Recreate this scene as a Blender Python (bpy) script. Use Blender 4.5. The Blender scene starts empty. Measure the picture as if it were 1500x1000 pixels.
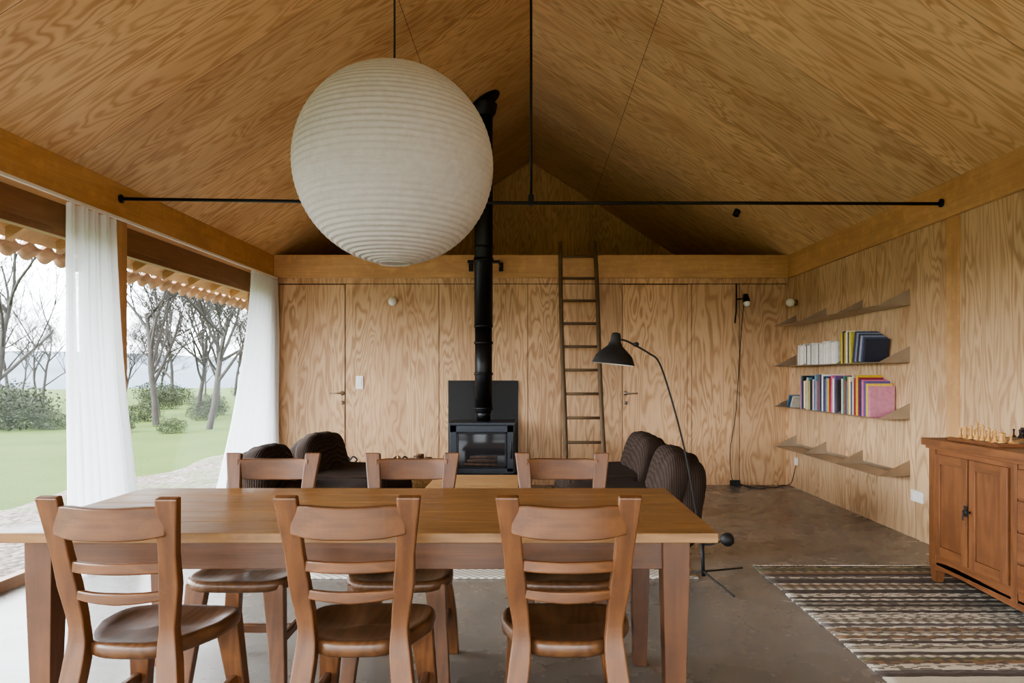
import bpy, bmesh, math, random
from mathutils import Vector, Matrix, noise
random.seed(7)
sc=bpy.context.scene
V=Vector
def srgb(r,g,b):
    f=lambda c:(c/255/12.92) if c/255<=.04045 else ((c/255+.055)/1.055)**2.4
    return (f(r),f(g),f(b),1)

# ---------------- materials ----------------
class Mat:
    def __init__(s,name,col=(.5,.5,.5,1),rough=.5,metal=0.0):
        s.m=bpy.data.materials.new(name); s.m.use_nodes=True
        s.nt=s.m.node_tree; s.p=s.nt.nodes['Principled BSDF']; s.out=s.nt.nodes['Material Output']
        s.p.inputs['Base Color'].default_value=col
        s.p.inputs['Roughness'].default_value=rough; s.p.inputs['Metallic'].default_value=metal
    def n(s,t,ins=None,**kw):
        nd=s.nt.nodes.new(t)
        for k,v in kw.items(): setattr(nd,k,v)
        for k,v in (ins or {}).items(): s.set(nd.inputs[k],v)
        return nd
    def set(s,sock,v):
        if isinstance(v,bpy.types.NodeSocket): s.nt.links.new(v,sock)
        else: sock.default_value=v
    def math(s,op,a,b=0.0,c=None):
        nd=s.n('ShaderNodeMath',operation=op); s.set(nd.inputs[0],a); s.set(nd.inputs[1],b)
        if c is not None: s.set(nd.inputs[2],c)
        return nd.outputs[0]
    def dot(s,a,vec):
        nd=s.n('ShaderNodeVectorMath',operation='DOT_PRODUCT'); s.set(nd.inputs[0],a); s.set(nd.inputs[1],vec)
        return nd.outputs['Value']
    def comb(s,x,y,z):
        nd=s.n('ShaderNodeCombineXYZ'); s.set(nd.inputs[0],x); s.set(nd.inputs[1],y); s.set(nd.inputs[2],z); return nd.outputs[0]
    def noise(s,vec,scale,detail=2,rough=.5,dist=0):
        nd=s.n('ShaderNodeTexNoise'); s.set(nd.inputs['Vector'],vec)
        nd.inputs['Scale'].default_value=scale; nd.inputs['Detail'].default_value=detail
        nd.inputs['Roughness'].default_value=rough; nd.inputs['Distortion'].default_value=dist
        return nd.outputs['Fac']
    def mix(s,f,a,b,bt='MIX'):
        nd=s.n('ShaderNodeMix',data_type='RGBA',blend_type=bt)
        s.set(nd.inputs[0],f); s.set(nd.inputs[6],a); s.set(nd.inputs[7],b); return nd.outputs[2]
    def ramp(s,f,stops):
        nd=s.n('ShaderNodeValToRGB'); s.set(nd.inputs[0],f); cr=nd.color_ramp
        while len(cr.elements)<len(stops): cr.elements.new(.5)
        for e,(p,c) in zip(cr.elements,stops):
            e.position=p; e.color=c if len(c)==4 else (*c,1)
        return nd.outputs[0]
    def bump(s,h,strength=.2,dist=.01):
        nd=s.n('ShaderNodeBump'); nd.inputs['Strength'].default_value=strength; nd.inputs['Distance'].default_value=dist
        s.set(nd.inputs['Height'],h); s.nt.links.new(nd.outputs[0],s.p.inputs['Normal'])
    def base(s,c): s.set(s.p.inputs['Base Color'],c)
    def obj(s): return s.n('ShaderNodeTexCoord').outputs['Object']

def simple(name,rgb,rough=.5,metal=0.0,var=.08,scale=20):
    m=Mat(name,srgb(*rgb),rough,metal)
    if var:
        f=m.noise(m.obj(),scale,3)
        c=srgb(*rgb); d=tuple(x*(1-var*2) for x in c[:3])+(1,); l=tuple(min(1,x*(1+var*2)) for x in c[:3])+(1,)
        m.base(m.ramp(f,[(.3,d),(.7,l)]))
    return m.m

def plywood(name,U,W,pw,off,light,dark,seamU=None,rough=.5,seams=True,con=.75,freq=120.0):
    m=Mat(name,rough=rough); co=m.obj()
    u=m.dot(co,U); v=m.dot(co,W)
    vp=m.math('ADD',m.math('DIVIDE',v,pw),off)
    pid=m.math('FLOOR',vp)
    wn=m.n('ShaderNodeTexWhiteNoise',noise_dimensions='1D'); m.set(wn.inputs['W'],pid); rnd=wn.outputs['Value']
    r37=m.math('MULTIPLY',rnd,37.0)
    vec=m.comb(m.math('ADD',m.math('MULTIPLY',u,.6),r37),m.math('MULTIPLY',v,3.0),r37)
    n1=m.noise(vec,1.0,3,.52,.35)
    cont=m.math('ADD',m.math('MULTIPLY',m.math('SINE',m.math('MULTIPLY',n1,freq)),.5),.5)
    cont=m.math('POWER',cont,1.7)
    fade=m.noise(m.comb(m.math('ADD',m.math('MULTIPLY',u,.8),r37),m.math('MULTIPLY',v,2.5),r37),1.5,2)
    cont=m.math('MULTIPLY',cont,m.ramp(fade,[(.3,(.5,.5,.5)),(.62,(1,1,1))]))
    vec2=m.comb(m.math('MULTIPLY',u,1.6),m.math('MULTIPLY',v,42.0),r37)
    n2=m.noise(vec2,1.6,4,.6)
    n3=m.noise(m.comb(m.math('ADD',m.math('MULTIPLY',u,.5),r37),m.math('MULTIPLY',v,1.3),0.0),1.3,3)
    c=m.mix(m.math('MULTIPLY',cont,con),srgb(*light),srgb(*dark))
    c=m.mix(m.math('MULTIPLY',n2,.3),c,srgb(*[x*.76 for x in dark]))
    c=m.mix(m.ramp(n3,[(.45,(0,0,0)),(.75,(.45,.45,.45))]),c,srgb(dark[0]*.95,dark[1]*.9,dark[2]*.86))
    tint=m.math('ADD',m.math('MULTIPLY',rnd,.18),.88)
    c=m.mix(1.0,c,m.comb(tint,tint,m.math('MULTIPLY',tint,.99)),'MULTIPLY')
    if seams:
        fr=m.math('ABSOLUTE',m.math('SUBTRACT',m.math('FRACT',vp),.5))
        sm=m.math('GREATER_THAN',fr,.5-.0022/pw)
        if seamU is not None:
            for su in seamU:
                s2=m.math('LESS_THAN',m.math('ABSOLUTE',m.math('SUBTRACT',u,su)),.003)
                sm=m.math('MAXIMUM',sm,s2)
        c=m.mix(m.math('MULTIPLY',sm,.75),c,srgb(60,38,22))
    m.base(c); m.bump(n2,.12,.004)
    return m.m

def wood(name,light,dark,rough=.45,freq=26,contrast=.6):
    m=Mat(name,rough=rough)
    co=m.n('ShaderNodeAttribute',attribute_name='gco').outputs['Vector']
    x=m.dot(co,(1,0,0)); y=m.dot(co,(0,1,0)); z=m.dot(co,(0,0,1))
    n1=m.noise(m.comb(m.math('MULTIPLY',x,1.1),m.math('MULTIPLY',y,7.0),m.math('MULTIPLY',z,7.0)),1.0,2,.5,.3)
    cont=m.math('ADD',m.math('MULTIPLY',m.math('SINE',m.math('MULTIPLY',n1,float(freq*2))),.5),.5)
    n2=m.noise(m.comb(m.math('MULTIPLY',x,3.0),m.math('MULTIPLY',y,90.0),m.math('MULTIPLY',z,90.0)),1.0,4,.6)
    n3=m.noise(co,1.7,2); n4=m.noise(co,9.0,4,.65)
    c=m.mix(m.math('MULTIPLY',cont,contrast),srgb(*light),srgb(*dark))
    c=m.mix(m.math('MULTIPLY',n2,.6),c,srgb(*[q*.62 for q in dark]))
    c=m.mix(m.ramp(n3,[(.4,(0,0,0)),(.7,(.4,.4,.4))]),c,srgb(*[q*.8 for q in dark]))
    c=m.mix(m.ramp(n4,[(.5,(0,0,0)),(.8,(.35,.35,.35))]),c,srgb(*[min(255,q*1.12) for q in light]))
    m.base(c); m.bump(n2,.2,.003)
    m.set(m.p.inputs['Roughness'],m.math('ADD',m.math('MULTIPLY',n4,.25),rough-.12))
    return m.m

tR=.649; cosR=1/math.sqrt(1+tR*tR); sinR=tR*cosR
M_ceilR=plywood('plywood_ceiling_right',(cosR,0,-sinR),(0,1,0),1.25,.1,(238,204,158),(184,138,92),seamU=[.936*cosR-(4.51-.649*.936)*sinR],con=.72)
M_ceilL=plywood('plywood_ceiling_left',(-cosR,0,-sinR),(0,1,0),1.25,.35,(232,196,148),(176,128,82),seamU=[.936*cosR-(4.51-.649*.936)*sinR],con=.72)
M_back=plywood('plywood_wall_back',(0,0,1),(1,0,0),.62,.3,(228,190,148),(172,128,88),seams=False,con=.8)
M_gable=plywood('plywood_gable',(0,0,1),(1,0,0),.89,.0,(236,198,150),(184,138,92))
M_right=plywood('plywood_wall_right',(0,0,1),(0,1,0),.62,.14,(224,192,154),(174,136,98),con=.8)
M_beam=wood('beam_timber',(228,182,130),(204,154,102),.5,10,.35)
M_darkframe=wood('window_frame_wood',(158,116,78),(126,86,54),.5,14,.4)
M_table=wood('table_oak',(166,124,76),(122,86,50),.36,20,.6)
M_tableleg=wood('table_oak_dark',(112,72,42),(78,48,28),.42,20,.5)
M_chair=wood('chair_oak',(126,82,46),(86,52,28),.40,24,.6)
M_seat=wood('chair_seat_oak',(118,82,52),(80,52,32),.36,24,.65)
M_cab=wood('sideboard_wood',(138,90,54),(98,60,34),.45,18,.55)
M_ctable=wood('coffee_table_wood',(208,168,116),(178,134,86),.5,14,.4)
M_ladder=wood('ladder_wood',(122,98,70),(86,66,46),.7,20,.5)
M_eave=wood('eave_timber',(196,156,108),(150,112,70),.6,14,.4)
M_black=simple('black_steel',(18,18,20),.42,.3,.05)
M_blackmatte=simple('black_matte',(22,21,21),.6,0,.05)
M_grey=simple('stove_grey_steel',(50,54,60),.45,.4,.05)
M_white=simple('white_plastic',(235,234,228),.4,0,.02)
M_brass=simple('brass',(170,130,70),.35,.9,.05)
M_steel=simple('brushed_steel',(166,152,134),.34,.75,.06,6)
M_groove=simple('panel_groove',(84,58,38),.9,0,0)

m=Mat('polished_concrete',rough=.3); co=m.obj()
a=m.noise(co,.9,4,.5,.3); b=m.noise(co,4,4,.55); g=m.noise(co,90,3)
c=m.ramp(a,[(.3,srgb(112,108,103)),(.55,srgb(128,124,118)),(.75,srgb(142,138,131))])
c=m.mix(m.math('MULTIPLY',b,.35),c,srgb(104,99,93)); m.base(c)
m.set(m.p.inputs['Roughness'],m.math('ADD',m.math('MULTIPLY',b,.22),.16)); m.bump(g,.04,.003); M_conc=m.m
m=Mat('window_glass'); nt=m.nt
tr=m.n('ShaderNodeBsdfTransparent'); gl=m.n('ShaderNodeBsdfGlossy'); gl.inputs['Roughness'].default_value=.02
mx=m.n('ShaderNodeMixShader'); mx.inputs[0].default_value=.03
nt.links.new(tr.outputs[0],mx.inputs[1]); nt.links.new(gl.outputs[0],mx.inputs[2]); nt.links.new(mx.outputs[0],m.out.inputs[0]); M_glass=m.m
m=Mat('sheer_curtain'); nt=m.nt
d=m.n('ShaderNodeBsdfDiffuse'); d.inputs[0].default_value=(.88,.9,.92,1)
t=m.n('ShaderNodeBsdfTranslucent'); t.inputs[0].default_value=(.86,.9,.93,1)
tp=m.n('ShaderNodeBsdfTransparent')
m1=m.n('ShaderNodeMixShader'); m1.inputs[0].default_value=.42
nt.links.new(d.outputs[0],m1.inputs[1]); nt.links.new(t.outputs[0],m1.inputs[2])
m2=m.n('ShaderNodeMixShader'); w=m.noise(m.obj(),400,1)
m.set(m2.inputs[0],m.math('ADD',m.math('MULTIPLY',w,.2),.16))
nt.links.new(m1.outputs[0],m2.inputs[1]); nt.links.new(tp.outputs[0],m2.inputs[2]); nt.links.new(m2.outputs[0],m.out.inputs[0]); M_curt=m.m
m=Mat('washi_paper'); nt=m.nt
pn=m.noise(m.obj(),35,4,.7)
pc=m.ramp(pn,[(.3,(.60,.56,.52)),(.7,(.68,.65,.60))])
d=m.n('ShaderNodeBsdfDiffuse',{'Color':pc}); t=m.n('ShaderNodeBsdfTranslucent',{'Color':pc})
m1=m.n('ShaderNodeMixShader'); m1.inputs[0].default_value=.35
nt.links.new(d.outputs[0],m1.inputs[1]); nt.links.new(t.outputs[0],m1.inputs[2]); nt.links.new(m1.outputs[0],m.out.inputs[0]); M_paper=m.m
m=Mat('brown_corduroy',rough=.9)
co=m.n('ShaderNodeAttribute',attribute_name='gco').outputs['Vector']
y=m.dot(co,(0,1,0)); s=m.math('SINE',m.math('MULTIPLY',y,420.0)); n=m.noise(m.obj(),9,3)
c=m.mix(m.math('ADD',m.math('MULTIPLY',s,.3),.4),srgb(36,28,24),srgb(92,76,66)); c=m.mix(n,c,srgb(52,42,37)); m.base(c)
m.p.inputs['Specular IOR Level'].default_value=.2; m.bump(s,.5,.004); M_cord=m.m
m=Mat('striped_kilim',rough=.95); co=m.obj()
yy=m.dot(co,(0,1,0)); xx=m.dot(co,(1,0,0))
yw=m.math('ADD',yy,m.math('MULTIPLY',m.noise(co,9,2),.02))
band=m.math('FLOOR',m.math('MULTIPLY',yw,30.0))
wn=m.n('ShaderNodeTexWhiteNoise',noise_dimensions='1D'); m.set(wn.inputs['W'],band)
cs=m.n('ShaderNodeValToRGB'); m.set(cs.inputs[0],wn.outputs['Value']); cr=cs.color_ramp; cr.interpolation='CONSTANT'
cols=[(0,(216,208,190)),(.22,(56,48,47)),(.36,(160,150,132)),(.48,(206,198,180)),(.6,(112,106,66)),(.68,(96,88,92)),(.75,(140,104,70)),(.81,(38,34,38)),(.91,(222,216,202))]
while len(cr.elements)<len(cols): cr.elements.new(.5)
for e,(p,cc) in zip(cr.elements,cols): e.position=p; e.color=srgb(*cc)
fx=m.math('ABSOLUTE',m.math('SUBTRACT',m.math('FRACT',m.math('MULTIPLY',xx,15.0)),.5))
fy=m.math('ABSOLUTE',m.math('SUBTRACT',m.math('FRACT',m.math('MULTIPLY',yw,30.0)),.5))
zig=m.math('GREATER_THAN',m.math('ADD',fx,fy),.5)
mot=m.n('ShaderNodeTexWhiteNoise',noise_dimensions='2D')
m.set(mot.inputs['Vector'],m.comb(m.math('FLOOR',m.math('MULTIPLY',xx,34.0)),m.math('FLOOR',m.math('MULTIPLY',yw,90.0)),0.0))
zig2=m.math('GREATER_THAN',mot.outputs['Value'],.55)
wn2=m.n('ShaderNodeTexWhiteNoise',noise_dimensions='1D'); m.set(wn2.inputs['W'],m.math('ADD',band,77.3))
za=m.math('MULTIPLY',zig,m.math('GREATER_THAN',wn2.outputs['Value'],.55))
zb=m.math('MULTIPLY',zig2,m.math('LESS_THAN',wn2.outputs['Value'],.45))
c=m.mix(m.math('MULTIPLY',m.math('MAXIMUM',za,zb),.8),cs.outputs[0],srgb(74,66,62))
c=m.mix(m.math('MULTIPLY',m.noise(co,160,2),.35),c,srgb(128,120,106)); m.base(c)
m.bump(m.math('SINE',m.math('MULTIPLY',yy,600.0)),.4,.004); M_rug=m.m
m=Mat('pale_woven_rug',rough=.95); co=m.obj()
ch=m.n('ShaderNodeTexChecker',{'Scale':38.0,'Color1':srgb(206,202,192),'Color2':srgb(150,146,136)}); m.set(ch.inputs['Vector'],co)
m.base(ch.outputs[0]); m.bump(m.noise(co,200,2),.4,.004); M_rug2=m.m
m=Mat('lawn_grass',rough=.95); co=m.obj()
a=m.noise(co,.35,5,.6); b=m.noise(co,14,5,.75)
c=m.ramp(a,[(.3,srgb(62,80,36)),(.6,srgb(78,94,44)),(.8,srgb(98,104,62))]); c=m.mix(m.math('MULTIPLY',b,.5),c,srgb(42,54,22)); m.base(c); m.bump(b,.6,.06)
m.p.inputs['Specular IOR Level'].default_value=.1; M_grass=m.m
m=Mat('gravel',rough=.9); co=m.obj()
vo=m.n('ShaderNodeTexVoronoi'); m.set(vo.inputs['Vector'],co); vo.inputs['Scale'].default_value=18
c=m.ramp(m.dot(vo.outputs['Color'],(.33,.33,.33)),[(.2,srgb(60,48,42)),(.5,srgb(98,84,74)),(.8,srgb(140,130,122))])
c=m.mix(m.ramp(vo.outputs['Distance'],[(.3,(0,0,0)),(.7,(.6,.6,.6))]),c,srgb(40,30,24))
c=m.mix(m.ramp(m.noise(co,1.2,4),[(.5,(0,0,0)),(.62,(.7,.7,.7))]),c,srgb(66,78,34))
m.base(c); m.bump(m.math('MULTIPLY',vo.outputs['Distance'],-1.0),.8,.03); M_gravel=m.m
M_bark=simple('tree_bark',(52,48,44),.9,0,.15,3)
M_leaf=simple('shrub_leaves',(42,50,28),.9,0,.25,3)
M_hill=simple('distant_hill_haze_tint',(78,92,102),1,0,.12,.05)  # bluish grey aerial haze is put into the hill's base colour
M_tile=simple('terracotta_tile',(150,118,92),.8,0,.15,8)
M_wicker=simple('wicker',(186,150,100),.8,0,.2,60)
M_log=simple('firewood_bark',(96,74,56),.9,0,.2,20)
M_fire=simple('firebox_soot',(70,52,42),.9,0,.2,20)
m=Mat('stove_glass',(.02,.02,.022,1),.06); M_sglass=m.m

# ---------------- mesh builder ----------------
def catmull(pts,n=6):
    P=[V(p) for p in pts]; P=[P[0]*2-P[1]]+P+[P[-1]*2-P[-2]]; out=[]
    for i in range(1,len(P)-2):
        for k in range(n):
            t=k/n; a,b,c,d=P[i-1],P[i],P[i+1],P[i+2]
            out.append(.5*((2*b)+(c-a)*t+(2*a-5*b+4*c-d)*t*t+(3*b-a-3*c+d)*t**3))
    out.append(P[-2]); return out
def interp(vals,n):
    out=[]
    for i in range(n):
        t=i/(n-1)*(len(vals)-1); k=min(int(t),len(vals)-2); out.append(vals[k]+(vals[k+1]-vals[k])*(t-k))
    return out
class MB:
    def __init__(s): s.v=[];s.f=[];s.fm=[];s.fs=[];s.g=[];s.mats=[]
    def mi(s,m):
        if m not in s.mats: s.mats.append(m)
        return s.mats.index(m)
    def add(s,vs,fs,mat,smooth=False,axis=None):
        o=len(s.v); vs=[V(v) for v in vs]; s.v+=vs
        mn=[min(v[i] for v in vs) for i in range(3)]; mx=[max(v[i] for v in vs) for i in range(3)]
        k=axis if axis is not None else max(range(3),key=lambda i:mx[i]-mn[i]); a,b=[i for i in range(3) if i!=k]
        off=V((random.uniform(0,40),random.uniform(0,40),random.uniform(0,40)))
        s.g+=[V((v[k],v[a],v[b]))+off for v in vs]
        i=s.mi(mat)
        for f in fs: s.f.append([o+q for q in f]); s.fm.append(i); s.fs.append(smooth)
    def box(s,c,size,mat,rot=None,axis=None):
        c=V(c); h=V(size)/2
        vs=[V((x*h.x,y*h.y,z*h.z)) for x in(-1,1) for y in(-1,1) for z in(-1,1)]
        if rot is not None: vs=[rot@v for v in vs]
        s.add([v+c for v in vs],[(0,1,3,2),(4,6,7,5),(0,4,5,1),(2,3,7,6),(0,2,6,4),(1,5,7,3)],mat,axis=axis)
    def bb(s,x0,x1,y0,y1,z0,z1,mat,axis=None):
        s.box(((x0+x1)/2,(y0+y1)/2,(z0+z1)/2),(x1-x0,y1-y0,z1-z0),mat,axis=axis)
    def loft(s,rings,mat,smooth=True,caps=True,axis=None,closed=True):
        n=len(rings[0]); vs=[p for r in rings for p in r]; fs=[]
        for i in range(len(rings)-1):
            for j in range(n if closed else n-1):
                k=(j+1)%n; fs.append((i*n+j,i*n+k,(i+1)*n+k,(i+1)*n+j))
        if caps: fs.append(tuple(range(n-1,-1,-1))); fs.append(tuple((len(rings)-1)*n+j for j in range(n)))
        s.add(vs,fs,mat,smooth,axis)
    def sweep(s,pts,w,h,A,mat,sub=5,axis=None):
        pts=catmull(pts,sub) if sub>1 else [V(p) for p in pts]; n=len(pts)
        w=interp(w if isinstance(w,(list,tuple)) else [w,w],n); h=interp(h if isinstance(h,(list,tuple)) else [h,h],n)
        A=V(A).normalized(); rings=[]
        for i,p in enumerate(pts):
            t=(pts[min(i+1,n-1)]-pts[max(i-1,0)]).normalized(); B=t.cross(A).normalized()
            rings.append([p+A*w[i]/2*a+B*h[i]/2*b for a,b in((-1,-1),(1,-1),(1,1),(-1,1))])
        s.loft(rings,mat,False,True,axis)
    def tube(s,pts,r,mat,n=10,sub=1,caps=True):
        pts=catmull(pts,sub) if sub>1 else [V(p) for p in pts]; N=len(pts)
        r=interp(r if isinstance(r,(list,tuple)) else [r,r],N); rings=[]; prev=None
        for i,p in enumerate(pts):
            t=(pts[min(i+1,N-1)]-pts[max(i-1,0)]).normalized()
            if prev is None: a=t.orthogonal().normalized()
            else: a=(prev-t*prev.dot(t)).normalized()
            prev=a; b=t.cross(a)
            rings.append([p+(a*math.cos(q)+b*math.sin(q))*r[i] for q in [2*math.pi*k/n for k in range(n)]])
        s.loft(rings,mat,True,caps)
    def lathe(s,prof,c,mat,n=32,rot=None,caps=False):
        c=V(c); rings=[]
        for r,z in prof:
            ring=[V((r*math.cos(2*math.pi*k/n),r*math.sin(2*math.pi*k/n),z)) for k in range(n)]
            if rot is not None: ring=[rot@q for q in ring]
            rings.append([q+c for q in ring])
        s.loft(rings,mat,True,caps)
    def obj(s,name,bevel=0,loc=(0,0,0),rot=0,seg=2):
        me=bpy.data.meshes.new(name); me.from_pydata([tuple(v) for v in s.v],[],s.f); 
        for m in s.mats: me.materials.append(m)
        me.polygons.foreach_set('material_index',s.fm); me.polygons.foreach_set('use_smooth',s.fs)
        at=me.attributes.new('gco','FLOAT_VECTOR','POINT'); at.data.foreach_set('vector',[q for g in s.g for q in g])
        bm=bmesh.new(); bm.from_mesh(me); bmesh.ops.recalc_face_normals(bm,faces=bm.faces); bm.to_mesh(me); bm.free()
        me.update()
        o=bpy.data.objects.new(name,me); sc.collection.objects.link(o); o.location=loc; o.rotation_euler=(0,0,rot)
        if bevel:
            b=o.modifiers.new('bevel','BEVEL'); b.width=bevel; b.segments=seg; b.limit_method='ANGLE'; b.angle_limit=math.radians(50)
        return o
def inst(o,name,loc,rot=0,scale=1):
    q=bpy.data.objects.new(name,o.data); sc.collection.objects.link(q); q.location=loc; q.rotation_euler=(0,0,rot); q.scale=(scale,)*3
    for md in o.modifiers:
        b=q.modifiers.new(md.name,md.type)
        if md.type=='BEVEL': b.width=md.width;b.segments=md.segments;b.limit_method='ANGLE';b.angle_limit=md.angle_limit
    return q

# ---------------- room ----------------
Y0,Y1,YG=-2.6,8.2,10.93
XW=2.95; ZB=2.36; ZT=2.62; ZR=4.51
b=MB(); b.bb(-3.12,3.1,Y0-.1,YG+.1,-.2,0,M_conc); b.obj('floor')
def slab(name,pts,nrm,th,mat):
    b=MB(); n=V(nrm).normalized()*th; P=[V(p) for p in pts]
    b.loft([P,[p+n for p in P]],mat,False); return b.obj(name)
ze=ZR-tR*3.0
slab('ceiling_right',[(0,Y0,ZR),(3.0,Y0,ze),(3.0,YG,ze),(0,YG,ZR)],(sinR,0,cosR),.06,M_ceilR)
slab('ceiling_left',[(0,Y0,ZR),(-3.0,Y0,ze),(-3.0,YG,ze),(0,YG,ZR)],(-sinR,0,cosR),.06,M_ceilL)
b=MB(); b.bb(-3.1,3.1,Y1,Y1+.1,0,ZT-.02,M_back)
b.obj('wall_back')
b=MB(); y=YG
b.loft([[(-3,y,2.4),(3,y,2.4),(3,y,ze),(0,y,ZR),(-3,y,ze)],[(-3,y+.08,2.4),(3,y+.08,2.4),(3,y+.08,ze),(0,y+.08,ZR),(-3,y+.08,ze)]],M_gable,False)
b.obj('wall_gable')
b=MB(); b.bb(-3,3,Y1+.1,YG,ZT-.12,ZT-.06,M_gable); b.obj('loft_floor')
b=MB(); b.bb(XW,XW+.1,Y0,Y1+.1,0,ZT+.02,M_right); b.obj('wall_right')
b=MB(); y=Y0-.1
for x in(-3.05,-1.5,0,1.5,3.0): b.bb(x-.05,x+.05,y,Y0,0,2.4,M_beam)
b.bb(-3.05,3.0,y,Y0,2.4,2.52,M_beam); b.bb(-3.05,3.0,y,Y0,0,.06,M_beam)
b.loft([[(-3,y,2.52),(3,y,2.52),(3,y,ze),(0,y,ZR),(-3,y,ze)],[(-3,Y0,2.52),(3,Y0,2.52),(3,Y0,ze),(0,Y0,ZR),(-3,Y0,ze)]],M_back,False)
b.obj('wall_rear')
b=MB()
for y0,y1 in((Y0,-2.3),(-.1,.1),(2.1,2.26),(5.06,5.21),(7.9,8.2)): b.bb(-3.1,-2.935,y0,y1,0,ZB,M_beam)
b.bb(-3.14,-3.04,Y0,Y1,2.2,2.5,M_darkframe)
b.bb(-3.14,-3.04,Y0,Y1,2.5,2.75,M_beam)
b.obj('wall_left',.004)
wins=[(-2.3,-.1),(.1,2.1),(2.26,5.06),(5.21,7.9)]
for i,(a,c) in enumerate(wins):
    b=MB(); X0,X1=-3.10,-3.04
    for y in((a+.03),(c-.03)): b.bb(X0,X1,y-.03,y+.03,.0,2.2,M_darkframe)
    b.bb(X0,X1,a,c,0.0,.07,M_darkframe); b.bb(X0,X1,a,c,2.15,2.2,M_darkframe)
    b.add([(-3.07,a,.05),(-3.07,c,.05),(-3.07,c,2.18),(-3.07,a,2.18)],[(0,1,2,3)],M_glass)
    b.obj('window_%d'%(i+1),.003)
b=MB(); b.bb(-3.04,-2.92,Y0,Y1,ZB,ZT,M_beam); b.obj('trim_1',.004)
b=MB(); b.bb(2.92,3.04,Y0,Y1,ZB,ZT,M_beam); b.obj('trim_2',.004)
b=MB(); b.bb(-2.92,2.92,8.13,8.2,ZB,ZT,M_beam); b.obj('trim_3',.004)
b=MB(); b.bb(2.935,2.955,4.93,5.07,0,ZB,M_beam); b.obj('trim_4',.003)
b=MB(); b.bb(-2.92,2.92,8.165,8.2,2.30,ZB,M_back); b.obj('trim_5')
b=MB()
def xs(px): return (px-778)/128.05
for px in(643,697,773,822,1013,1083): b.bb(xs(px)-.003,xs(px)+.003,8.197,8.201,0,2.3,M_groove)
b.bb(-2.92,2.92,8.197,8.201,2.294,2.30,M_groove)
b.obj('trim_6')
def door(n,x0,x1,hx,sgn):
    b=MB(); b.bb(x0,x1,8.196,8.2,.0,2.295,M_groove); b.bb(x0+.006,x1-.006,8.188,8.198,.006,2.288,M_back)
    z=1.05
    b.tube([(hx,8.19,z),(hx,8.14,z)],.01,M_steel,10); b.tube([(hx,8.14,z),(hx-sgn*.13,8.14,z)],.009,M_steel,10)
    b.tube([(hx,8.192,z),(hx,8.18,z)],.026,M_steel,16); b.tube([(hx,8.192,z-.11),(hx,8.178,z-.11)],.022,M_steel,16)
    b.obj('door_%d'%n)
door(1,xs(409),xs(506),xs(502),1); door(2,xs(911),xs(1007),xs(916),-1)

# ---------------- eaves ----------------
b=MB()
def zs(x): return 2.27+(x+3.85)*tR
b.loft([[(-3.14,Y0-1,zs(-3.14)),(-3.85,Y0-1,zs(-3.85)),(-3.85,Y0-1,zs(-3.85)+.03),(-3.14,Y0-1,zs(-3.14)+.03)],
        [(-3.14,12,zs(-3.14)),(-3.85,12,zs(-3.85)),(-3.85,12,zs(-3.85)+.03),(-3.14,12,zs(-3.14)+.03)]],M_eave,False,axis=1)
y=Y0-.5
while y<12:
    b.loft([[(-3.14,y,zs(-3.14)-.11),(-3.78,y,zs(-3.78)-.09),(-3.78,y,zs(-3.78)),(-3.14,y,zs(-3.14))],[(-3.14,y+.07,zs(-3.14)-.11),(-3.78,y+.07,zs(-3.78)-.09),(-3.78,y+.07,zs(-3.78)),(-3.14,y+.07,zs(-3.14))]],M_eave,False)
    y+=.55
for x in(-3.3,-3.5,-3.7): b.loft([[(x,Y0-1,zs(x)-.02),(x+.05,Y0-1,zs(x+.05)-.02),(x+.05,Y0-1,zs(x+.05)+.01),(x,Y0-1,zs(x)+.01)],[(x,12,zs(x)-.02),(x+.05,12,zs(x+.05)-.02),(x+.05,12,zs(x+.05)+.01),(x,12,zs(x)+.01)]],M_eave,False)
b.obj('roof_eave')
b=MB(); y=Y0-1
while y<12:
    rings=[]
    for x,r in((-3.98,.1),(-3.3,.085)):
        z=zs(x)+.0
        rings.append([(x,y+r*math.cos(a),z+r*.8*math.sin(a)+.03) for a in [math.pi+math.pi*k/8 for k in range(9)]]+[(x,y+(r-.015)*math.cos(a),z+(r-.015)*.8*math.sin(a)+.03) for a in [2*math.pi-math.pi*k/8 for k in range(9)]])
    b.loft([[V(p)+V((0,0,.02)) for p in r] for r in [rings[0],[(-3.86,p[1],zs(-3.86)+.03+(p[2]-zs(-3.98)-.03)) for p in rings[0]]]],M_tile)
    y+=.21
b.obj('roof_tiles')

# ---------------- tie rod ----------------
b=MB(); yr=5.09; zr=2.475
b.tube([(-2.92,yr,zr+.03),(-1.5,yr,zr+.01),(0,yr,zr),(1.5,yr,zr),(2.92,yr,zr-.005)],.012,M_black,10)
for x in(-2.915,2.905): b.tube([(x,yr,zr+(.03 if x<0 else 0)),(x+.012,yr,zr+(.03 if x<0 else 0))],.03,M_black,16)
b.tube([(0,yr,ZR-.02),(0,yr,zr)],.009,M_black,8); b.box((0,yr,zr+.02),(.04,.04,.07),M_black); b.box((0,yr,ZR-.03),(.06,.1,.05),M_black)
b.obj('tie_rod')

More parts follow.
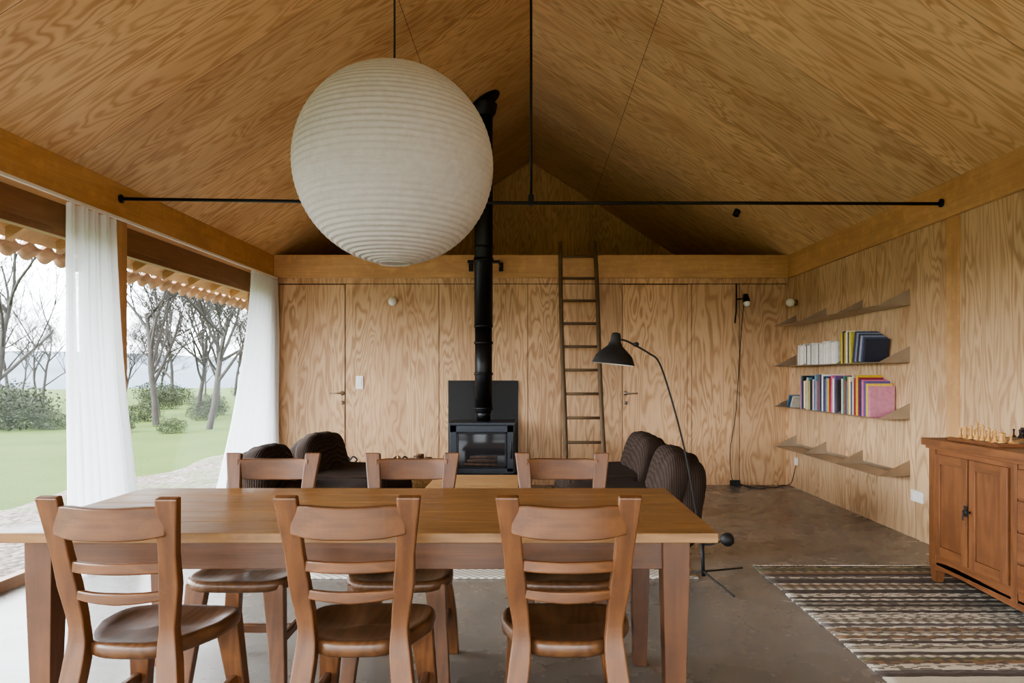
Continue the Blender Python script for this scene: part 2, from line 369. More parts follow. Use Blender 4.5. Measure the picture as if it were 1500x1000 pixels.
# ---------------- lantern ----------------
b=MB(); R=.378; prof=[]; nr=46
for i in range(nr*4+1):
    t=i/(nr*4); a=-math.pi/2+.16+(math.pi-.32)*t
    f=abs(math.sin(math.pi*nr*t)); rr=R*(.988+.014*f**.7)
    prof.append((rr*math.cos(a),rr*math.sin(a)))
b.lathe(prof,(0,0,0),M_paper,96)
b.lathe([(.062,-.375),(.06,-.37),(.052,-.372),(.052,-.378),(.062,-.378)],(0,0,0),M_paper,32)
b.tube([(0,0,2.10),(0,0,.30)],.004,M_blackmatte,8)
b.lathe([(.001,2.10),(.05,2.10),(.05,2.06),(.001,2.05)],(0,0,0),M_blackmatte,20)
b.tube([(-.06,0,.37),(.06,0,.37)],.003,M_blackmatte,6)
b.tube([(0,0,.3),(0,0,.2)],.02,M_white,12); b.lathe([(.001,.2),(.03,.17),(.03,.12),(.001,.1)],(0,0,0),M_white,16)
b.obj('paper_lantern',loc=(-.524,2.75,2.055))

# ---------------- dining table ----------------
b=MB()
n=5; x0,x1,y0,y1=-1.72,.595,2.275,3.19
for i in range(n):
    ya=y0+(y1-y0)*i/n; yb=y0+(y1-y0)*(i+1)/n
    b.bb(x0,x1,ya+.0006,yb-.0006,.718,.75,M_table,axis=0)
for lx in(-1.595,.47):
    for ly in(2.36,3.11):
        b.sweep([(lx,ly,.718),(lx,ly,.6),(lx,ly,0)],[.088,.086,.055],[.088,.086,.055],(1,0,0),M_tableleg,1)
for ly in(2.345,3.125): b.bb(-1.56,.44,ly-.012,ly+.012,.62,.718,M_tableleg)
for lx in(-1.61,.485): b.bb(lx-.012,lx+.012,2.39,3.08,.62,.718,M_tableleg)
b.obj('dining_table',.0025)

# ---------------- dining chair ----------------
def make_chair(seatmat):
    b=MB()
    for s in(-1,1):
        b.sweep([(s*.184,-.25,0),(s*.167,-.222,.2),(s*.143,-.19,.40),(s*.140,-.186,.5),(s*.155,-.206,.63),(s*.163,-.228,.73),(s*.179,-.264,.9)],[.054,.066,.064,.050,.062,.056,.068],[.038,.044,.046,.038,.036,.032,.028],(1,0,0),M_chair,6)
        b.sweep([(s*.19,.205,0),(s*.17,.175,.22),(s*.15,.15,.43)],[.052,.066,.084],[.038,.044,.05],(1,0,0),M_chair,5)
        b.sweep([(s*.168,-.21,.2),(s*.170,0,.2),(s*.172,.17,.2)],.036,.024,(0,0,1),M_chair,4)
    b.sweep([(-.165,.0,.2),(0,0,.2),(.165,0,.2)],.036,.024,(0,0,1),M_chair,2)
    def rail(z,hw,hgt,y,bow,th,arch=0):
        pts=[(x*hw,y-bow*(1-x*x),z+arch*(1-x*x)) for x in(-1,-.66,-.33,0,.33,.66,1)]
        b.sweep(pts,hgt,th,(0,0,1),M_chair,3)
    rail(.830,.165,[.086,.096,.096,.094,.096,.096,.086],-.248,.038,.026,-.006)
    rail(.688,.147,.034,-.216,.035,.018); rail(.602,.138,[.028,.032,.036,.032,.028],-.204,.03,.018,-.006)
    rings=[]; N=40
    def hw(y): return .208+(.028 if y>0 else .075)*y/.21*(1 if y<0 else .6)
    for r,z in((.0001,.402),(.6,.401),(.93,.403),(.985,.411),(1,.425),(.997,.440),(.975,.45),(.92,.4525),(.8,.446),(.6,.438),(.35,.435),(.0001,.437)):
        ring=[]
        for k in range(N):
            a=2*math.pi*k/N; e=.55; cx=math.copysign(abs(math.cos(a))**e,math.cos(a)); sy=math.copysign(abs(math.sin(a))**e,math.sin(a))
            y=.205*sy*r+.0; xx=cx*r*hw(.205*sy)
            zz=z+(.008*(1-abs(cx)*2)*(1 if .3<r<.9 and sy>0 and z>.43 else 0))*.7
            if z>.43 and sy>0: zz-=.008*(sy*r)**3
            ring.append((xx,y,zz))
        rings.append(ring)
    b.loft(rings,seatmat,True,False,axis=1)
    return b
ch=make_chair(M_seat).obj('dining_chair',.005,loc=(-1.205,2.33,0),rot=-.06)
for i,(x,y,r) in enumerate([(-.536,2.345,0.01),(.112,2.345,-.01),(-1.165,2.985,math.pi),(-.532,2.985,math.pi+.02),(.135,2.985,math.pi-.02)]):
    inst(ch,'dining_chair.%03d'%(i+1),(x,y,0),r)

# ---------------- stove ----------------
b=MB(); cx=-.51; w=.335; yf=7.4; yb=7.86; z0,z1=.235,.765
b.bb(cx-w,cx+w,yf+.02,yb,z0,z1-.02,M_grey); b.bb(cx-w-.01,cx+w+.01,yf-.005,yb+.01,z1-.025,z1,M_grey)
for x in(cx-w+.04,cx+w-.04): b.bb(x-.035,x+.035,yf,yf+.02,z0+.02,z1-.03,M_grey)
b.bb(cx-w,cx+w,yf,yf+.02,z0,z0+.06,M_grey); b.bb(cx-w,cx+w,yf,yf+.02,z1-.1,z1-.03,M_grey)
b.bb(cx-w+.07,cx+w-.07,yf+.004,yf+.012,z0+.06,z1-.1,M_sglass)
b.bb(cx-w+.075,cx-w+.095,yf-.006,yf+.004,z0+.06,z1-.1,M_black); b.bb(cx+w-.095,cx+w-.075,yf-.006,yf+.004,z0+.06,z1-.1,M_black)
b.bb(cx-w+.075,cx+w-.075,yf-.006,yf+.004,z1-.12,z1-.1,M_black); b.bb(cx-w+.075,cx+w-.075,yf-.006,yf+.004,z0+.06,z0+.08,M_black)
b.tube([(cx+w-.03,yf-.03,z0+.16),(cx+w-.03,yf-.03,z1-.2)],.008,M_black,8)
for z in(z0+.18,z1-.22): b.tube([(cx+w-.03,yf-.03,z),(cx+w-.03,yf+.01,z)],.006,M_black,8)
b.bb(cx-.2,cx+.2,yf+.08,yb-.06,0,z0,M_black); b.bb(cx-.3,cx+.3,yf+.03,yb,.0,.02,M_black)
for k in range(3):
    b.tube([(cx-.18+k*.03,yf+.002,z0+.1+k*.035),(cx+.16,yf+.002,z0+.09+k*.04)],.016,M_fire,8)
b.obj('wood_stove',.004)
b=MB(); b.bb(-.945,-.148,8.17,8.186,.0,1.195,M_blackmatte); b.obj('stove_backplate',.002)
b=MB(); fy=7.68; fz=ZR-tR*.51
b.tube([(cx,fy,.766),(cx,fy,.9)],.075,M_black,28); b.lathe([(.075,.85),(.088,.86),(.088,.88),(.098,.9)],(cx,fy,0),M_black,28)
b.tube([(cx,fy,.89),(cx,fy,1.78)],.092,M_black,32); b.tube([(cx,fy,1.78),(cx,fy,fz-.01)],.099,M_black,32)
for z in(.9,1.27,1.6,1.78,2.62,3.5): b.tube([(cx,fy,z-.014),(cx,fy,z+.014)],.103,M_black,32)
rot=Matrix.Rotation(-math.atan(tR),3,'Y')
b.lathe([(.001,-.012),(.2,-.012),(.2,-.002),(.001,-.002)],(cx,fy,fz),M_black,36,rot=rot)
b.lathe([(.1,-.16),(.13,-.12),(.15,-.03)],(cx,fy,fz),M_black,32)
for s in(-1,1):
    b.box((cx+s*.14,fy+.06,2.48),(.07,.03,.03),M_black); b.tube([(cx+s*.16,fy+.06,2.48),(cx+s*.16,8.125,2.48)],.01,M_black,8); b.box((cx+s*.17,8.12,2.48),(.05,.015,.1),M_black)
b.tube([(cx,fy,2.455),(cx,fy,2.505)],.108,M_black,32)
b.obj('stove_flue')

# ---------------- ladder ----------------
b=MB()
L0,L1=V((.365,7.45,0)),V((.325,8.08,2.76)); R0,R1=V((.775,7.45,0)),V((.715,8.08,2.76))
def wob(a,c,k): return [a.lerp(c,t)+V((.006*math.sin(7*t+k),0,0)) for t in [i/8 for i in range(9)]]
b.tube(wob(L0,L1,0),[.027,.023],M_ladder,10,2); b.tube(wob(R0,R1,2),[.027,.023],M_ladder,10,2)
for i in range(10):
    t=.105+i*.0925; b.tube([L0.lerp(L1,t)+V((-.02,0,0)),R0.lerp(R1,t)+V((.02,0,0))],.0155,M_ladder,8)
b.obj('ladder')

# ---------------- floor lamp ----------------
b=MB(); ly=4.37
arm=[(.52,ly,1.47),(.57,ly,1.465),(.63,ly,1.437),(.717,ly,1.387),(.783,ly,1.325),(.8625,ly,1.083),(.9375,ly,.79),(1.0,ly,.458),(1.03,ly,.25),(1.05,ly,.06)]
b.tube(arm,[.006,.006,.006,.006,.006,.007,.008],M_blackmatte,8,5)
rot=Matrix.Rotation(math.radians(6),3,'Y')
outer=[(.001,.195),(.024,.19),(.03,.17),(.032,.14),(.045,.112),(.08,.082),(.112,.05),(.131,.0)]
b.lathe(outer,(.50,ly,1.32),M_blackmatte,36,rot=rot); b.lathe([(.128,.0),(.11,.046),(.078,.076),(.04,.1),(.001,.11)],(.50,ly,1.32),M_white,36,rot=rot)
b.lathe([(.001,.075),(.028,.06),(.03,.035),(.001,.015)],(.50,ly,1.32),M_white,20,rot=rot)
b.tube([(.64,ly-.03,1.44),(.64,ly+.03,1.44)],.014,M_blackmatte,10)
for f in((1.36,4.62),(1.14,4.02),(.9,4.5)): b.tube([(1.05,ly,.06),(1.05+(f[0]-1.05)*.15,ly+(f[1]-ly)*.15,.05),(f[0],f[1],.012)],.006,M_blackmatte,8,3)
b.tube([(1.05,ly,.03),(1.04,ly,.24)],.012,M_blackmatte,10)
b.tube([(1.04,ly,.22),(1.1,ly-.01,.225),(1.16,ly-.02,.25)],.006,M_blackmatte,8,3)
b.lathe([(.001,-.042),(.025,-.035),(.04,-.015),(.042,0),(.04,.015),(.025,.035),(.001,.042)],(1.19,ly-.02,.256),M_blackmatte,24,rot=Matrix.Rotation(math.pi/2,3,'Y'))
b.obj('floor_lamp')

# ---------------- lounge chairs ----------------
def cushion(b,c,size,rot,e=.42,seed=0,axis=0,wr=.012):
    nu,nv=64,32; c=V(c); h=V(size)/2; rings=[]
    sp=lambda v:math.copysign(abs(v)**e,v)
    for j in range(nv+1):
        ph=-math.pi/2+math.pi*j/nv; ring=[]
        for i in range(nu):
            th=2*math.pi*i/nu
            p=V((h.x*sp(math.cos(ph))*sp(math.cos(th)),h.y*sp(math.cos(ph))*sp(math.sin(th)),h.z*sp(math.sin(ph))))
            q=noise.noise(p*5+V((seed*7,0,0)))*wr*1.5+math.sin(p.y*26+noise.noise(p*3)*3+seed)*wr*.35*(1 if abs(p.y)<h.y*.85 else 0)
            p=p+p.normalized()*q
            ring.append(rot@p+c)
        rings.append(ring)
    b.loft(rings,M_cord,True,False,axis=axis)
def lounge(seed):
    b=MB(); I=Matrix.Identity(3)
    b.bb(-.36,.32,-.36,.36,.012,.06,M_blackmatte)
    cushion(b,(.0,0,.175),(.86,.82,.26),I,.3,seed)
    cushion(b,(-.02,0,.345),(.82,.80,.2),I,.35,seed+3)
    cushion(b,(.31,0,.49),(.22,.84,.50),Matrix.Rotation(math.radians(16),3,'Y'),.55,seed+5,2,.016)
    cushion(b,(.41,0,.37),(.24,.82,.64),Matrix.Rotation(math.radians(7),3,'Y'),.62,seed+8,2,.016)
    return b
lg=lounge(1).obj('lounge_chair',loc=(.66,5.15,0),rot=-.04)
inst(lg,'lounge_chair.001',(.66,6.4,0),.06)
inst(lg,'lounge_chair.002',(-1.60,5.3,0),math.pi+.06); inst(lg,'lounge_chair.003',(-1.55,6.4,0),math.pi-.1)

# ---------------- coffee table ----------------
b=MB()
for i in range(4): b.bb(-.82,-.1,5.5+i*.19,5.5+i*.19+.188,.35,.385,M_ctable)
for x in(-.77,-.15):
    for y in(5.55,6.2): b.bb(x-.025,x+.025,y-.025,y+.025,.012,.35,M_ctable)
b.bb(-.77,-.15,5.54,5.56,.29,.35,M_ctable); b.bb(-.77,-.15,6.19,6.21,.29,.35,M_ctable)
b.obj('coffee_table',.003)

# ---------------- log basket ----------------
b=MB(); prof=[]
for i in range(41):
    t=i/40; prof.append((.15+.06*t+.006*math.sin(i*math.pi/1.5),.0+.36*t))
b.lathe([(.001,0.0)]+prof,(0,0,0),M_wicker,40)
b.lathe([(p[0]-.012,p[1]) for p in reversed(prof)]+[(.001,.01)],(0,0,0),M_wicker,40)
b.tube([(.21*math.cos(a),.21*math.sin(a),.362) for a in [2*math.pi*k/24 for k in range(25)]],.012,M_wicker,8)
for s in(-1,1): b.tube([(s*.2,-.06,.36),(s*.23,0,.45),(s*.2,.06,.36)],.01,M_wicker,8,5)
for k in range(7):
    a=k*.9; x=.09*math.cos(a); y=.09*math.sin(a); b.tube([(x*.8,y*.8,.02),(x*1.1,y*1.1,.40+.03*(k%3))],.04,M_log,9)
b.obj('log_basket',loc=(-1.1,7.15,0))
b=MB()
for x in(-1.95,-1.4):
    b.tube([(x-.06,7.7,0),(x-.05,7.7,.05),(x,7.7,.08),(x,7.7,.34),(x-.04,7.7,.38),(x-.08,7.7,.35),(x-.06,7.7,.32)],.009,M_black,8,5)
    b.tube([(x+.06,7.7,0),(x+.05,7.7,.05),(x,7.7,.08)],.009,M_black,8,4); b.tube([(x,7.7,.08),(x,8.0,.08),(x,8.0,0)],.009,M_black,8)
    b.tube([(x,7.7,.34),(x+.04,7.7,.38),(x+.08,7.7,.35),(x+.06,7.7,.32)],.009,M_black,8,5)
b.tube([(-1.95,7.7,.3),(-1.4,7.7,.3)],.008,M_black,8); b.tube([(-1.95,7.7,.1),(-1.4,7.7,.1)],.008,M_black,8)
for x in(-1.84,-1.73,-1.62,-1.51): b.tube([(x,7.7,.1),(x,7.7,.33)],.006,M_black,8)
b.obj('log_rack')

# ---------------- small wall items ----------------
b=MB(); b.box((xs(527),8.192,1.25-10/128),(.085,.012,.15),M_white); b.box((xs(527),8.184,1.25-10/128),(.05,.01,.09),M_white); b.obj('light_switch',.003)
def globe(name,loc,nrm):
    b=MB(); z=V((0,0,1)).rotation_difference(V(nrm)).to_matrix()
    b.lathe([(.001,0),(.03,0),(.03,.025),(.018,.03),(.001,.03)],loc,M_brass,24,rot=z)
    b.lathe([(.048*math.sin(a),.075-.048*math.cos(a)) for a in [math.pi*k/16 for k in range(17)]],loc,M_white,32,rot=z); b.obj(name)
globe('globe_wall_lamp',(xs(577),8.2,2.09),(0,-1,0)); globe('globe_wall_lamp.001',(2.95,7.95,2.06),(-1,0,0))
b=MB(); x=xs(1078)
b.tube([(x,8.18,2.42-.05),(x,8.185,2.0),(x-.015,8.185,1.85)],.008,M_black,8)
b.tube([(x,8.18,2.12),(x+.05,8.12,2.12)],.008,M_black,8)
rl=Matrix.Rotation(math.radians(-25),3,'X')
b.lathe([(.001,.05),(.03,.045),(.035,0),(.042,-.06)],(x+.08,8.08,2.12),M_black,24,rot=rl); b.lathe([(.001,-.1),(.03,-.09),(.04,-.055),(.038,-.05)],(x+.08,8.08,2.12),M_white,24,rot=rl)
b.tube([(x+.07,8.13,2.08),(x+.05,8.17,1.7),(x+.02,8.18,1.2),(x-.01,8.18,.8),(x-.07,8.18,.4),(x-.06,8.18,.12),(x-.04,8.15,.04)],.004,M_black,6,6)
b.obj('wall_spot_lamp')
b=MB(); b.box((xs(1074),8.12,.035),(.1,.06,.06),M_blackmatte)
b.tube([(xs(1080),8.1,.02),(xs(1095),8.0,.008),(xs(1110),8.08,.008),(xs(1125),7.95,.008),(xs(1140),8.1,.008),(2.9,8.0,.05),(2.935,7.95,.25)],.005,M_blackmatte,6,5)
b.box((2.94,7.95,.3),(.015,.08,.08),M_white)
b.tube([(xs(1082),8.08,.02),(xs(1090),7.9,.008),(xs(1105),7.88,.008),(xs(1115),8.0,.008)],.005,M_blackmatte,6,5)
b.obj('power_adapter_cable')
b=MB(); b.box((2.943,5.46,.33),(.014,.17,.085),M_white)
for y in(5.42,5.5): b.tube([(2.937,y,.33),(2.933,y,.33)],.022,M_white,16)
b.obj('wall_outlet',.002)
b=MB(); zc=ZR-tR*2.25; b.tube([(2.25,7.8,zc),(2.22,7.78,zc-.06)],.035,M_black,16); b.obj('ceiling_spot')

# ---------------- wall shelves ----------------
ys=[5.58,6.37,7.16,7.96]
for i,z in enumerate((1.80,1.355,.912,.468)):
    b=MB(); XI=2.948; D=.245
    b.bb(XI-D,XI,5.58,7.96,z-.002,z+.002,M_steel)
    b.bb(XI-.004,XI,5.58,7.96,z,z+.03,M_steel)
    for y in ys:
        b.loft([[(XI-D,y-.0015,z),(XI,y-.0015,z),(XI,y-.0015,z+.125)],[(XI-D,y+.0015,z),(XI,y+.0015,z),(XI,y+.0015,z+.125)]],M_steel,False)
    b.obj('wall_shelf' if i==0 else 'wall_shelf.%03d'%i)
BC={}
def bcol(c):
    if c not in BC: BC[c]=simple('book_cover_%d'%len(BC),c,.5,0,.05,30)
    return BC[c]
M_pages=simple('book_pages',(232,226,210),.8,0,.04,200)
def book(b,y,z,th,h,d,c,lean=0,xf=2.74):
    R_=Matrix.Rotation(lean,3,'X'); P=V((0,y,z)); m=bcol(c)
    def bx(x0,x1,ya,yb,za,zb,mm):
        ctr=R_@V(((x0+x1)/2,(ya+yb)/2,(za+zb)/2))+P; b.box(ctr,(x1-x0,yb-ya,zb-za),mm,rot=R_)
    bx(xf,xf+d,0,.0025,0,h,m); bx(xf,xf+d,th-.0025,th,0,h,m); bx(xf,xf+.003,.0025,th-.0025,0,h,m); bx(xf+.003,xf+d-.004,.0025,th-.0025,.003,h-.004,M_pages)
b=MB(); y=7.36; z=1.358; random.seed(3)
W=[(236,234,226),(226,222,210),(242,240,234),(212,208,202)]
while y>6.42:
    th=random.uniform(.016,.034); book(b,y-th,z,th,random.uniform(.18,.215),.15,random.choice(W)); y-=th+.001
    if random.random()<.06: th=.02; book(b,y-th,z,th,.2,.15,(40,40,44)); y-=th+.001
y=6.34
for c,h,th in[((214,196,50),.26,.03),((52,48,46),.28,.035),((190,160,70),.27,.03),((226,222,210),.28,.03),((46,62,98),.27,.028),((216,204,100),.27,.03)]:
    book(b,y-th,z,th,h,.19,c); y-=th+.002
for k,c in enumerate([(54,62,88),(130,136,150),(44,52,80),(150,154,166),(70,82,114),(46,50,66)]):
    th=.032; book(b,y-th-.03,z+.006,th,.26-.014*k,.19,c,lean=.2); y-=th+.006
b.obj('book_row')
b=MB(); y=7.3; z=.915
C=[(176,40,44),(40,110,144),(36,36,42),(228,224,214),(40,60,110),(196,190,178),(110,156,176),(212,178,50),(150,36,60),(30,54,94),(232,228,220),(104,84,130),(60,60,64),(206,104,146),(70,126,114)]
k=0
while y>6.42 or 6.34>y>5.95:
    th=random.uniform(.018,.04); book(b,y-th,z,th,random.uniform(.28,.35),.2,C[k%len(C)] if k%4 else random.choice(C)); y-=th+.001; k+=1
    if 6.34<y<=6.42: y=6.335
for c,h in[((206,114,146),.30),((100,90,146),.29),((226,192,80),.27),((196,132,150),.25)]:
    th=.035; book(b,y-th,z,th,h,.2,c); y-=th+.004
book(b,7.72,z,.02,.14,.14,(70,110,140),lean=.5,xf=2.76); book(b,7.62,z,.02,.13,.14,(210,205,190),lean=.6,xf=2.76)
b.obj('book_row.001')

# ---------------- sideboard ----------------
b=MB(); XF=2.42; XB=2.93; ya,yb=2.72,4.35
b.bb(XF,XB,ya,yb,.12,.825,M_cab,axis=1); b.bb(XF-.035,XB,ya-.03,yb+.035,.83,.872,M_cab,axis=1); b.bb(XF-.018,XB,ya-.015,yb+.018,.812,.83,M_cab,axis=1)
for y in(ya+.03,yb-.03):
    for x in(XF+.03,XB-.03): b.sweep([(x,y,.13),(x,y,0.012)],[.065,.045],[.065,.045],(1,0,0),M_cab,1)
b.sweep([(XF+.01,ya+.05,.11),(XF+.01,ya+.25,.125),(XF+.01,(ya+yb)/2,.11),(XF+.01,yb-.25,.125),(XF+.01,yb-.05,.11)],.05,.02,(0,0,1),M_cab,4)
b.bb(XF-.006,XF+.02,yb-.07,yb,.12,.81,M_cab); b.bb(XF-.006,XF+.02,ya,ya+.07,.12,.81,M_cab)
def panel(y0,y1,z0,z1,knob=None):
    f=.055; X=XF-.016
    b.bb(X,XF,y0,y0+f,z0,z1,M_cab); b.bb(X,XF,y1-f,y1,z0,z1,M_cab); b.bb(X,XF,y0+f,y1-f,z0,z0+f,M_cab); b.bb(X,XF,y0+f,y1-f,z1-f,z1,M_cab)
    b.bb(X+.009,XF,y0+f,y1-f,z0+f,z1-f,M_cab,axis=2)
panel(3.955,4.275,.19,.785); panel(3.62,3.94,.19,.785)
b.bb(XF-.008,XF,3.56,3.605,.12,.81,M_cab)
for k in range(4):
    z0=.17+k*.157; b.bb(XF-.016,XF,2.8,3.545,z0,z0+.147,M_cab,axis=1)
    b.lathe([(.001,.03),(.014,.028),(.016,.02),(.008,.01),(.008,0)],(XF-.016,3.18,z0+.075),M_brass,16,rot=Matrix.Rotation(-math.pi/2,3,'Y'))
b.box((XF-.018,3.965,.5),(.004,.03,.06),M_blackmatte); b.lathe([(.001,.03),(.014,.028),(.014,.02),(.006,.01),(.006,0)],(XF-.016,3.925,.5),M_blackmatte,16,rot=Matrix.Rotation(-math.pi/2,3,'Y'))
b.tube([(XF-.03,3.965,.5),(XF-.032,3.965,.45)],.004,M_blackmatte,8); b.tube([(XF-.018,3.965,.5),(XF-.035,3.965,.5)],.005,M_blackmatte,8)
b.obj('sideboard',.003)

# ---------------- chess set ----------------
Ml=simple('boxwood',(196,150,92),.4,0,.05); Md=simple('ebony',(38,26,22),.35,0,.05)
b=MB(); sx=.052; bx,by=2.47,3.78; zt=.873
b.bb(bx-.02,bx+8*sx+.02,by-.02,by+8*sx+.02,zt,zt+.018,simple('walnut_board',(110,70,42),.4,0,.1)); zt+=.018
for i in range(8):
    for j in range(8): b.bb(bx+i*sx,bx+(i+1)*sx,by+j*sx,by+(j+1)*sx,zt,zt+.0015,Ml if (i+j)%2 else Md)
zt+=.0016
def piece(x,y,h,r,m,kind):
    if kind=='pawn': p=[(.001,0),(r,0),(r,.08),(.75*r,.16),(.4*r,.3),(.32*r,.55),(.55*r,.6),(.3*r,.66),(.5*r,.8),(.45*r,.93),(.001,1)]
    elif kind=='rook': p=[(.001,0),(r,0),(r,.1),(.6*r,.2),(.5*r,.65),(.75*r,.72),(.75*r,1),(.5*r,1),(.5*r,.92),(.001,.92)]
    else: p=[(.001,0),(r,0),(r,.07),(.7*r,.14),(.38*r,.3),(.35*r,.6),(.65*r,.65),(.35*r,.7),(.6*r,.88),(.25*r,.92),(.2*r,1),(.001,1)]
    b.lathe([(q,zz*h) for q,zz in p],(x,y,zt),m,14)
back=[('rook',.055),('knight',.068),('bishop',.075),('queen',.088),('king',.1),('bishop',.075),('knight',.068),('rook',.055)]
for side,m in((0,Ml),(1,Md)):
    for j in range(8):
        r0=0 if side==0 else 7; r1=1 if side==0 else 6
        y=by+(j+.5)*sx; piece(bx+(r0+.5)*sx,y,back[j][1],.017,m,back[j][0]); piece(bx+(r1+.5)*sx,y,.05,.014,m,'pawn')
b.obj('chess_set')

# ---------------- rugs ----------------
def rug(name,x0,x1,y0,y1,mat,fr=False):
    b=MB(); nx,ny=24,40; vs=[];fs=[]
    for j in range(ny+1):
        for i in range(nx+1):
            x=x0+(x1-x0)*i/nx; y=y0+(y1-y0)*j/ny
            if i in(0,nx): x+=.006*noise.noise(V((x,y*4,0)))
            z=.009+.002*noise.noise(V((x*3,y*3,0)))
            vs.append((x,y,z))
    for j in range(ny):
        for i in range(nx): a=j*(nx+1)+i; fs.append((a,a+1,a+nx+2,a+nx+1))
    b.add(vs,fs,mat,True)
    if fr:
        random.seed(5)
        for k in range(110):
            x=x0+(x1-x0)*(k+.5)/110; b.tube([(x,y1,.008),(x+random.uniform(-.01,.01),y1+.03,.004)],.003,M_pages,4)
    o=b.obj(name); s=o.modifiers.new('t','SOLIDIFY'); s.thickness=.007; s.offset=-1
rug('striped_rug',1.45,2.62,2.1,4.68,M_rug,True)
rug('woven_rug',-1.42,1.03,4.4,6.9,M_rug2)

# ---------------- curtains ----------------
def curtain(name,topy,boty,xt,xb,folds,seed):
    b=MB(); nu,nv=folds*12,30; vs=[];fs=[]
    for j in range(nv+1):
        t=j/nv; z=2.33*(1-t)+.02*t; e=t**1.6
        a0=topy[0]+(boty[0]-topy[0])*e; a1=topy[1]+(boty[1]-topy[1])*e
        for i in range(nu+1):
            u=i/nu; ph=u*folds*2*math.pi+1.2*noise.noise(V((u*4,seed,t*1.2)))
            amp=.022+.018*t+.01*noise.noise(V((u*6,seed,3)))
            vs.append((xt+(xb-xt)*e+amp*math.sin(ph)+.02*noise.noise(V((u*3,t*2,seed))),a0+(a1-a0)*u+.012*math.sin(ph*.5+1),z))
    for j in range(nv):
        for i in range(nu): a=j*(nu+1)+i; fs.append((a,a+1,a+nu+2,a+nu+1))
    b.add(vs,fs,M_curt,True); b.obj(name)
curtain('curtain',(4.44,4.98),(4.36,5.2),-2.88,-2.82,9,1)
curtain('curtain.001',(7.35,8.1),(6.35,8.1),-2.87,-2.85,13,5)
b=MB(); b.bb(-2.89,-2.87,Y0,8.12,2.34,2.358,M_white); b.obj('curtain_track')

# ---------------- outdoors ----------------
def terr(x,y): 
    d=max(0,-x-6); return -.16-.012*min(d,25)+.15*noise.noise(V((x*.08,y*.08,0)))*min(1,d/6)+max(0,(-x-60))*.03
b=MB(); xsn=[40,3.2,-3.12,-5.9]; x=-6.5
while x>-160: xsn.append(x); x-=max(.8,(-x)*.08)
ysn=[]; y=-60
while y<220: ysn.append(y); y+=max(1.5,abs(y-8)*.08)
vs=[(x,y,terr(x,y)-.02-(.06 if x>-5 else 0)) for x in xsn for y in ysn]; n=len(ysn)
fs=[(i*n+j,i*n+j+1,(i+1)*n+j+1,(i+1)*n+j) for i in range(len(xsn)-1) for j in range(n-1)]
b.add(vs,fs,M_grass,True); b.obj('lawn')
b=MB(); vs=[];fs=[]; nx,ny=10,80
for j in range(ny+1):
    for i in range(nx+1):
        y=-8+30*j/ny; xe=-5.6-.5*noise.noise(V((y*.5,3,0))); x=-3.13+(xe+3.13)*i/nx; vs.append((x,y,-.15+.02*noise.noise(V((x*2,y*2,0)))-(.03 if i==nx else 0)))
for j in range(ny):
    for i in range(nx): a=j*(nx+1)+i; fs.append((a,a+1,a+nx+2,a+nx+1))
b.add(vs,fs,M_gravel,True); b.obj('gravel_path')
def tree(seed,H,maxl=5):
    rnd=random.Random(seed); b=MB()
    def br(p,d,L,r,l):
        n=4 if l<2 else 3; pts=[p]; q=p.copy(); dd=d.copy()
        for k in range(n):
            dd=(dd+V((rnd.uniform(-1,1),rnd.uniform(-1,1),rnd.uniform(-.4,.9)))*.16).normalized(); q=q+dd*L/n; pts.append(q.copy())
        b.tube(pts,[r,r*.55],M_bark,6 if l<2 else 3,1,False)
        if l>=maxl: return
        for c in range(rnd.choice((3,4,5)) if l>0 else 7):
            t=rnd.uniform(.35,1); k=min(int(t*n),n-1); pp=pts[k].lerp(pts[k+1],t*n-k)
            nd=(dd*.7+V((rnd.uniform(-1,1),rnd.uniform(-1,1),rnd.uniform(-.3,.8)))*.85).normalized()
            br(pp,nd,L*rnd.uniform(.5,.78),max(.007,r*.5*(1.15-.3*t)),l+1)
    br(V((0,0,-.2)),V((0,0,1)),H*.42,H*.012,0)
    return b
random.seed(11)
base=[tree(s,H) for s,H in((1,9),(2,8),(5,10))]; tobs=[]; cnt=0
pos=[(-11.5,22),(-8.8,19.5),(-17,22.5),(-14,32),(-19,36),(-24,33),(-16,44),(-26,50),(-30,44),(-34,60),(-20,54),(-38,55),(-28,36),(-30,28),(-44,62),(-15,38),(-12.5,27),(-21,42),(-24,58),(-18,60),(-30,66),(-36,46),(-40,48),(-10.5,30)]
for i,(x,y) in enumerate(pos):
    nm='bare_tree' if cnt==0 else 'bare_tree.%03d'%cnt; cnt+=1; k=i%3
    if len(tobs)<=k: o=base[k].obj(nm,loc=(x,y,terr(x,y))); tobs.append(o)
    else: inst(tobs[k],nm,(x,y,terr(x,y)),random.uniform(0,6),random.uniform(.7,1.15))
rnd=random.Random(4); b=MB(); vs=[];fs=[]
for k in range(3500):
    d=V((rnd.gauss(0,1),rnd.gauss(0,1),rnd.gauss(0,1))).normalized()*(rnd.random()**.35)
    p=V((d.x*1.3,d.y*1.3,max(-.2,d.z*.75+.55)))*(1+.3*noise.noise(d*2)); o=len(vs)
    for q in range(3): vs.append(p+V((rnd.uniform(-1,1),rnd.uniform(-1,1),rnd.uniform(-1,1)))*.06)
    fs.append((o,o+1,o+2))
b.add(vs,fs,M_leaf,False); sh=b.obj('shrub',loc=(-11,19,terr(-11,19))); sh.scale=(.4,.4,.4)
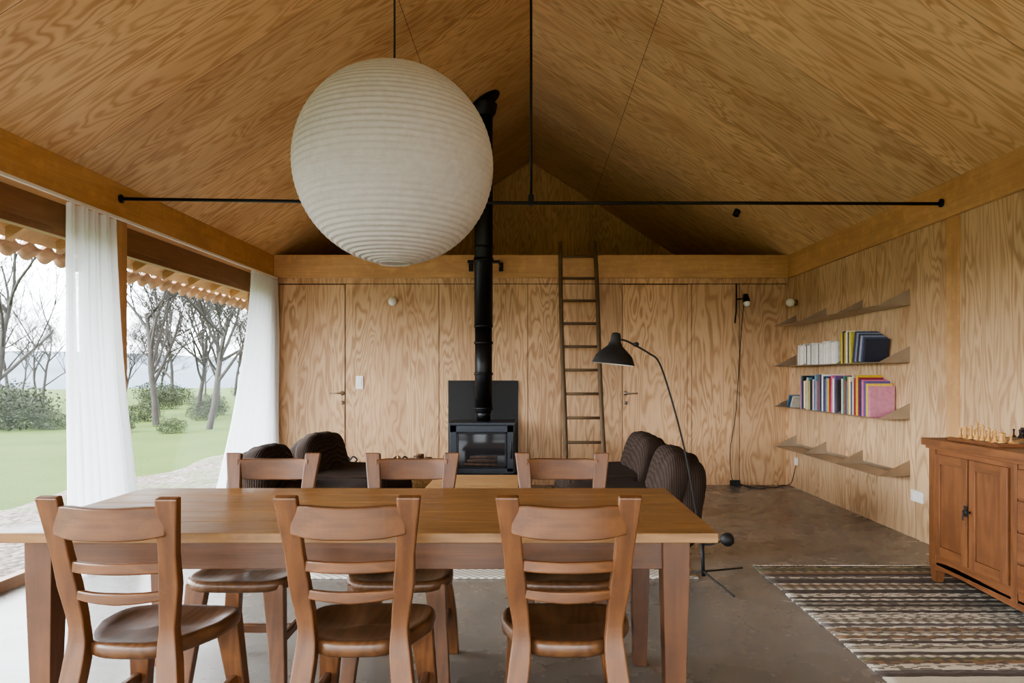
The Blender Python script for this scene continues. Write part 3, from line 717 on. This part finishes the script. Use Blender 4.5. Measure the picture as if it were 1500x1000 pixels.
sp=[(-9.2,18.3,.3),(-12.5,20.5,.35),(-14,21,.4),(-15.2,21,.9),(-16,22,1.0),(-13,24,.5),(-16,26,.5),(-18,25,.7),(-20,27,.8),(-12,27,.5),(-14,31,.6),(-22,30,.8),(-25,34,.9),(-17,33,.7),(-28,38,.9),(-11,24,.4),(-10,29,.6),(-19,38,.8),(-23,44,1),(-18,46,.9)]
for i,(x,y,s) in enumerate(sp): inst(sh,'shrub.%03d'%(i+1),(x,y,terr(x,y)),rnd.uniform(0,6),s)
b=MB(); rings=[]
for k in range(60):
    a=math.radians(20+k*2.6); cx_,cy_=-math.sin(a),math.cos(a); 
    ring=[]
    for r,hh in((90,-2),(120,1.5),(150,4.5),(175,6.5),(200,5)): ring.append((cx_*r,cy_*r,hh*(1+.35*noise.noise(V((k*.15,r*.02,0))))-1))
    rings.append(ring)
b.loft(rings,M_hill,True,False,closed=False); b.obj('hill')

# ---------------- light & camera ----------------
w=bpy.data.worlds.new('overcast'); sc.world=w; w.use_nodes=True; nt=w.node_tree
bg=nt.nodes['Background']; bg.inputs[0].default_value=(.90,.95,1,1)
tc=nt.nodes.new('ShaderNodeTexCoord'); sep=nt.nodes.new('ShaderNodeSeparateXYZ')
nt.links.new(tc.outputs['Generated'],sep.inputs[0])
ma=nt.nodes.new('ShaderNodeMath'); ma.operation='MULTIPLY_ADD'; ma.inputs[1].default_value=-4.5; ma.inputs[2].default_value=7.6
nt.links.new(sep.outputs[0],ma.inputs[0]); nt.links.new(ma.outputs[0],bg.inputs[1])
sl=bpy.data.lights.new('overcast_sun','SUN'); sl.energy=6; sl.angle=math.radians(90); sl.color=(.98,.985,1)
so=bpy.data.objects.new('overcast_sun',sl); sc.collection.objects.link(so); so.location=(-6,-4,8)
so.rotation_euler=V((.9,.28,-.4)).to_track_quat('-Z','Y').to_euler()
sc.view_settings.view_transform='AgX'; sc.view_settings.look='AgX - Medium High Contrast'; sc.view_settings.exposure=.65
cam=bpy.data.cameras.new('camera'); co=bpy.data.objects.new('camera',cam); sc.collection.objects.link(co)
co.location=(0,0,1.25); co.rotation_euler=(math.pi/2,0,0); cam.sensor_width=36; cam.lens=25.2
cam.shift_x=-28/1500; cam.shift_y=50/1500; cam.clip_end=1000; sc.camera=co
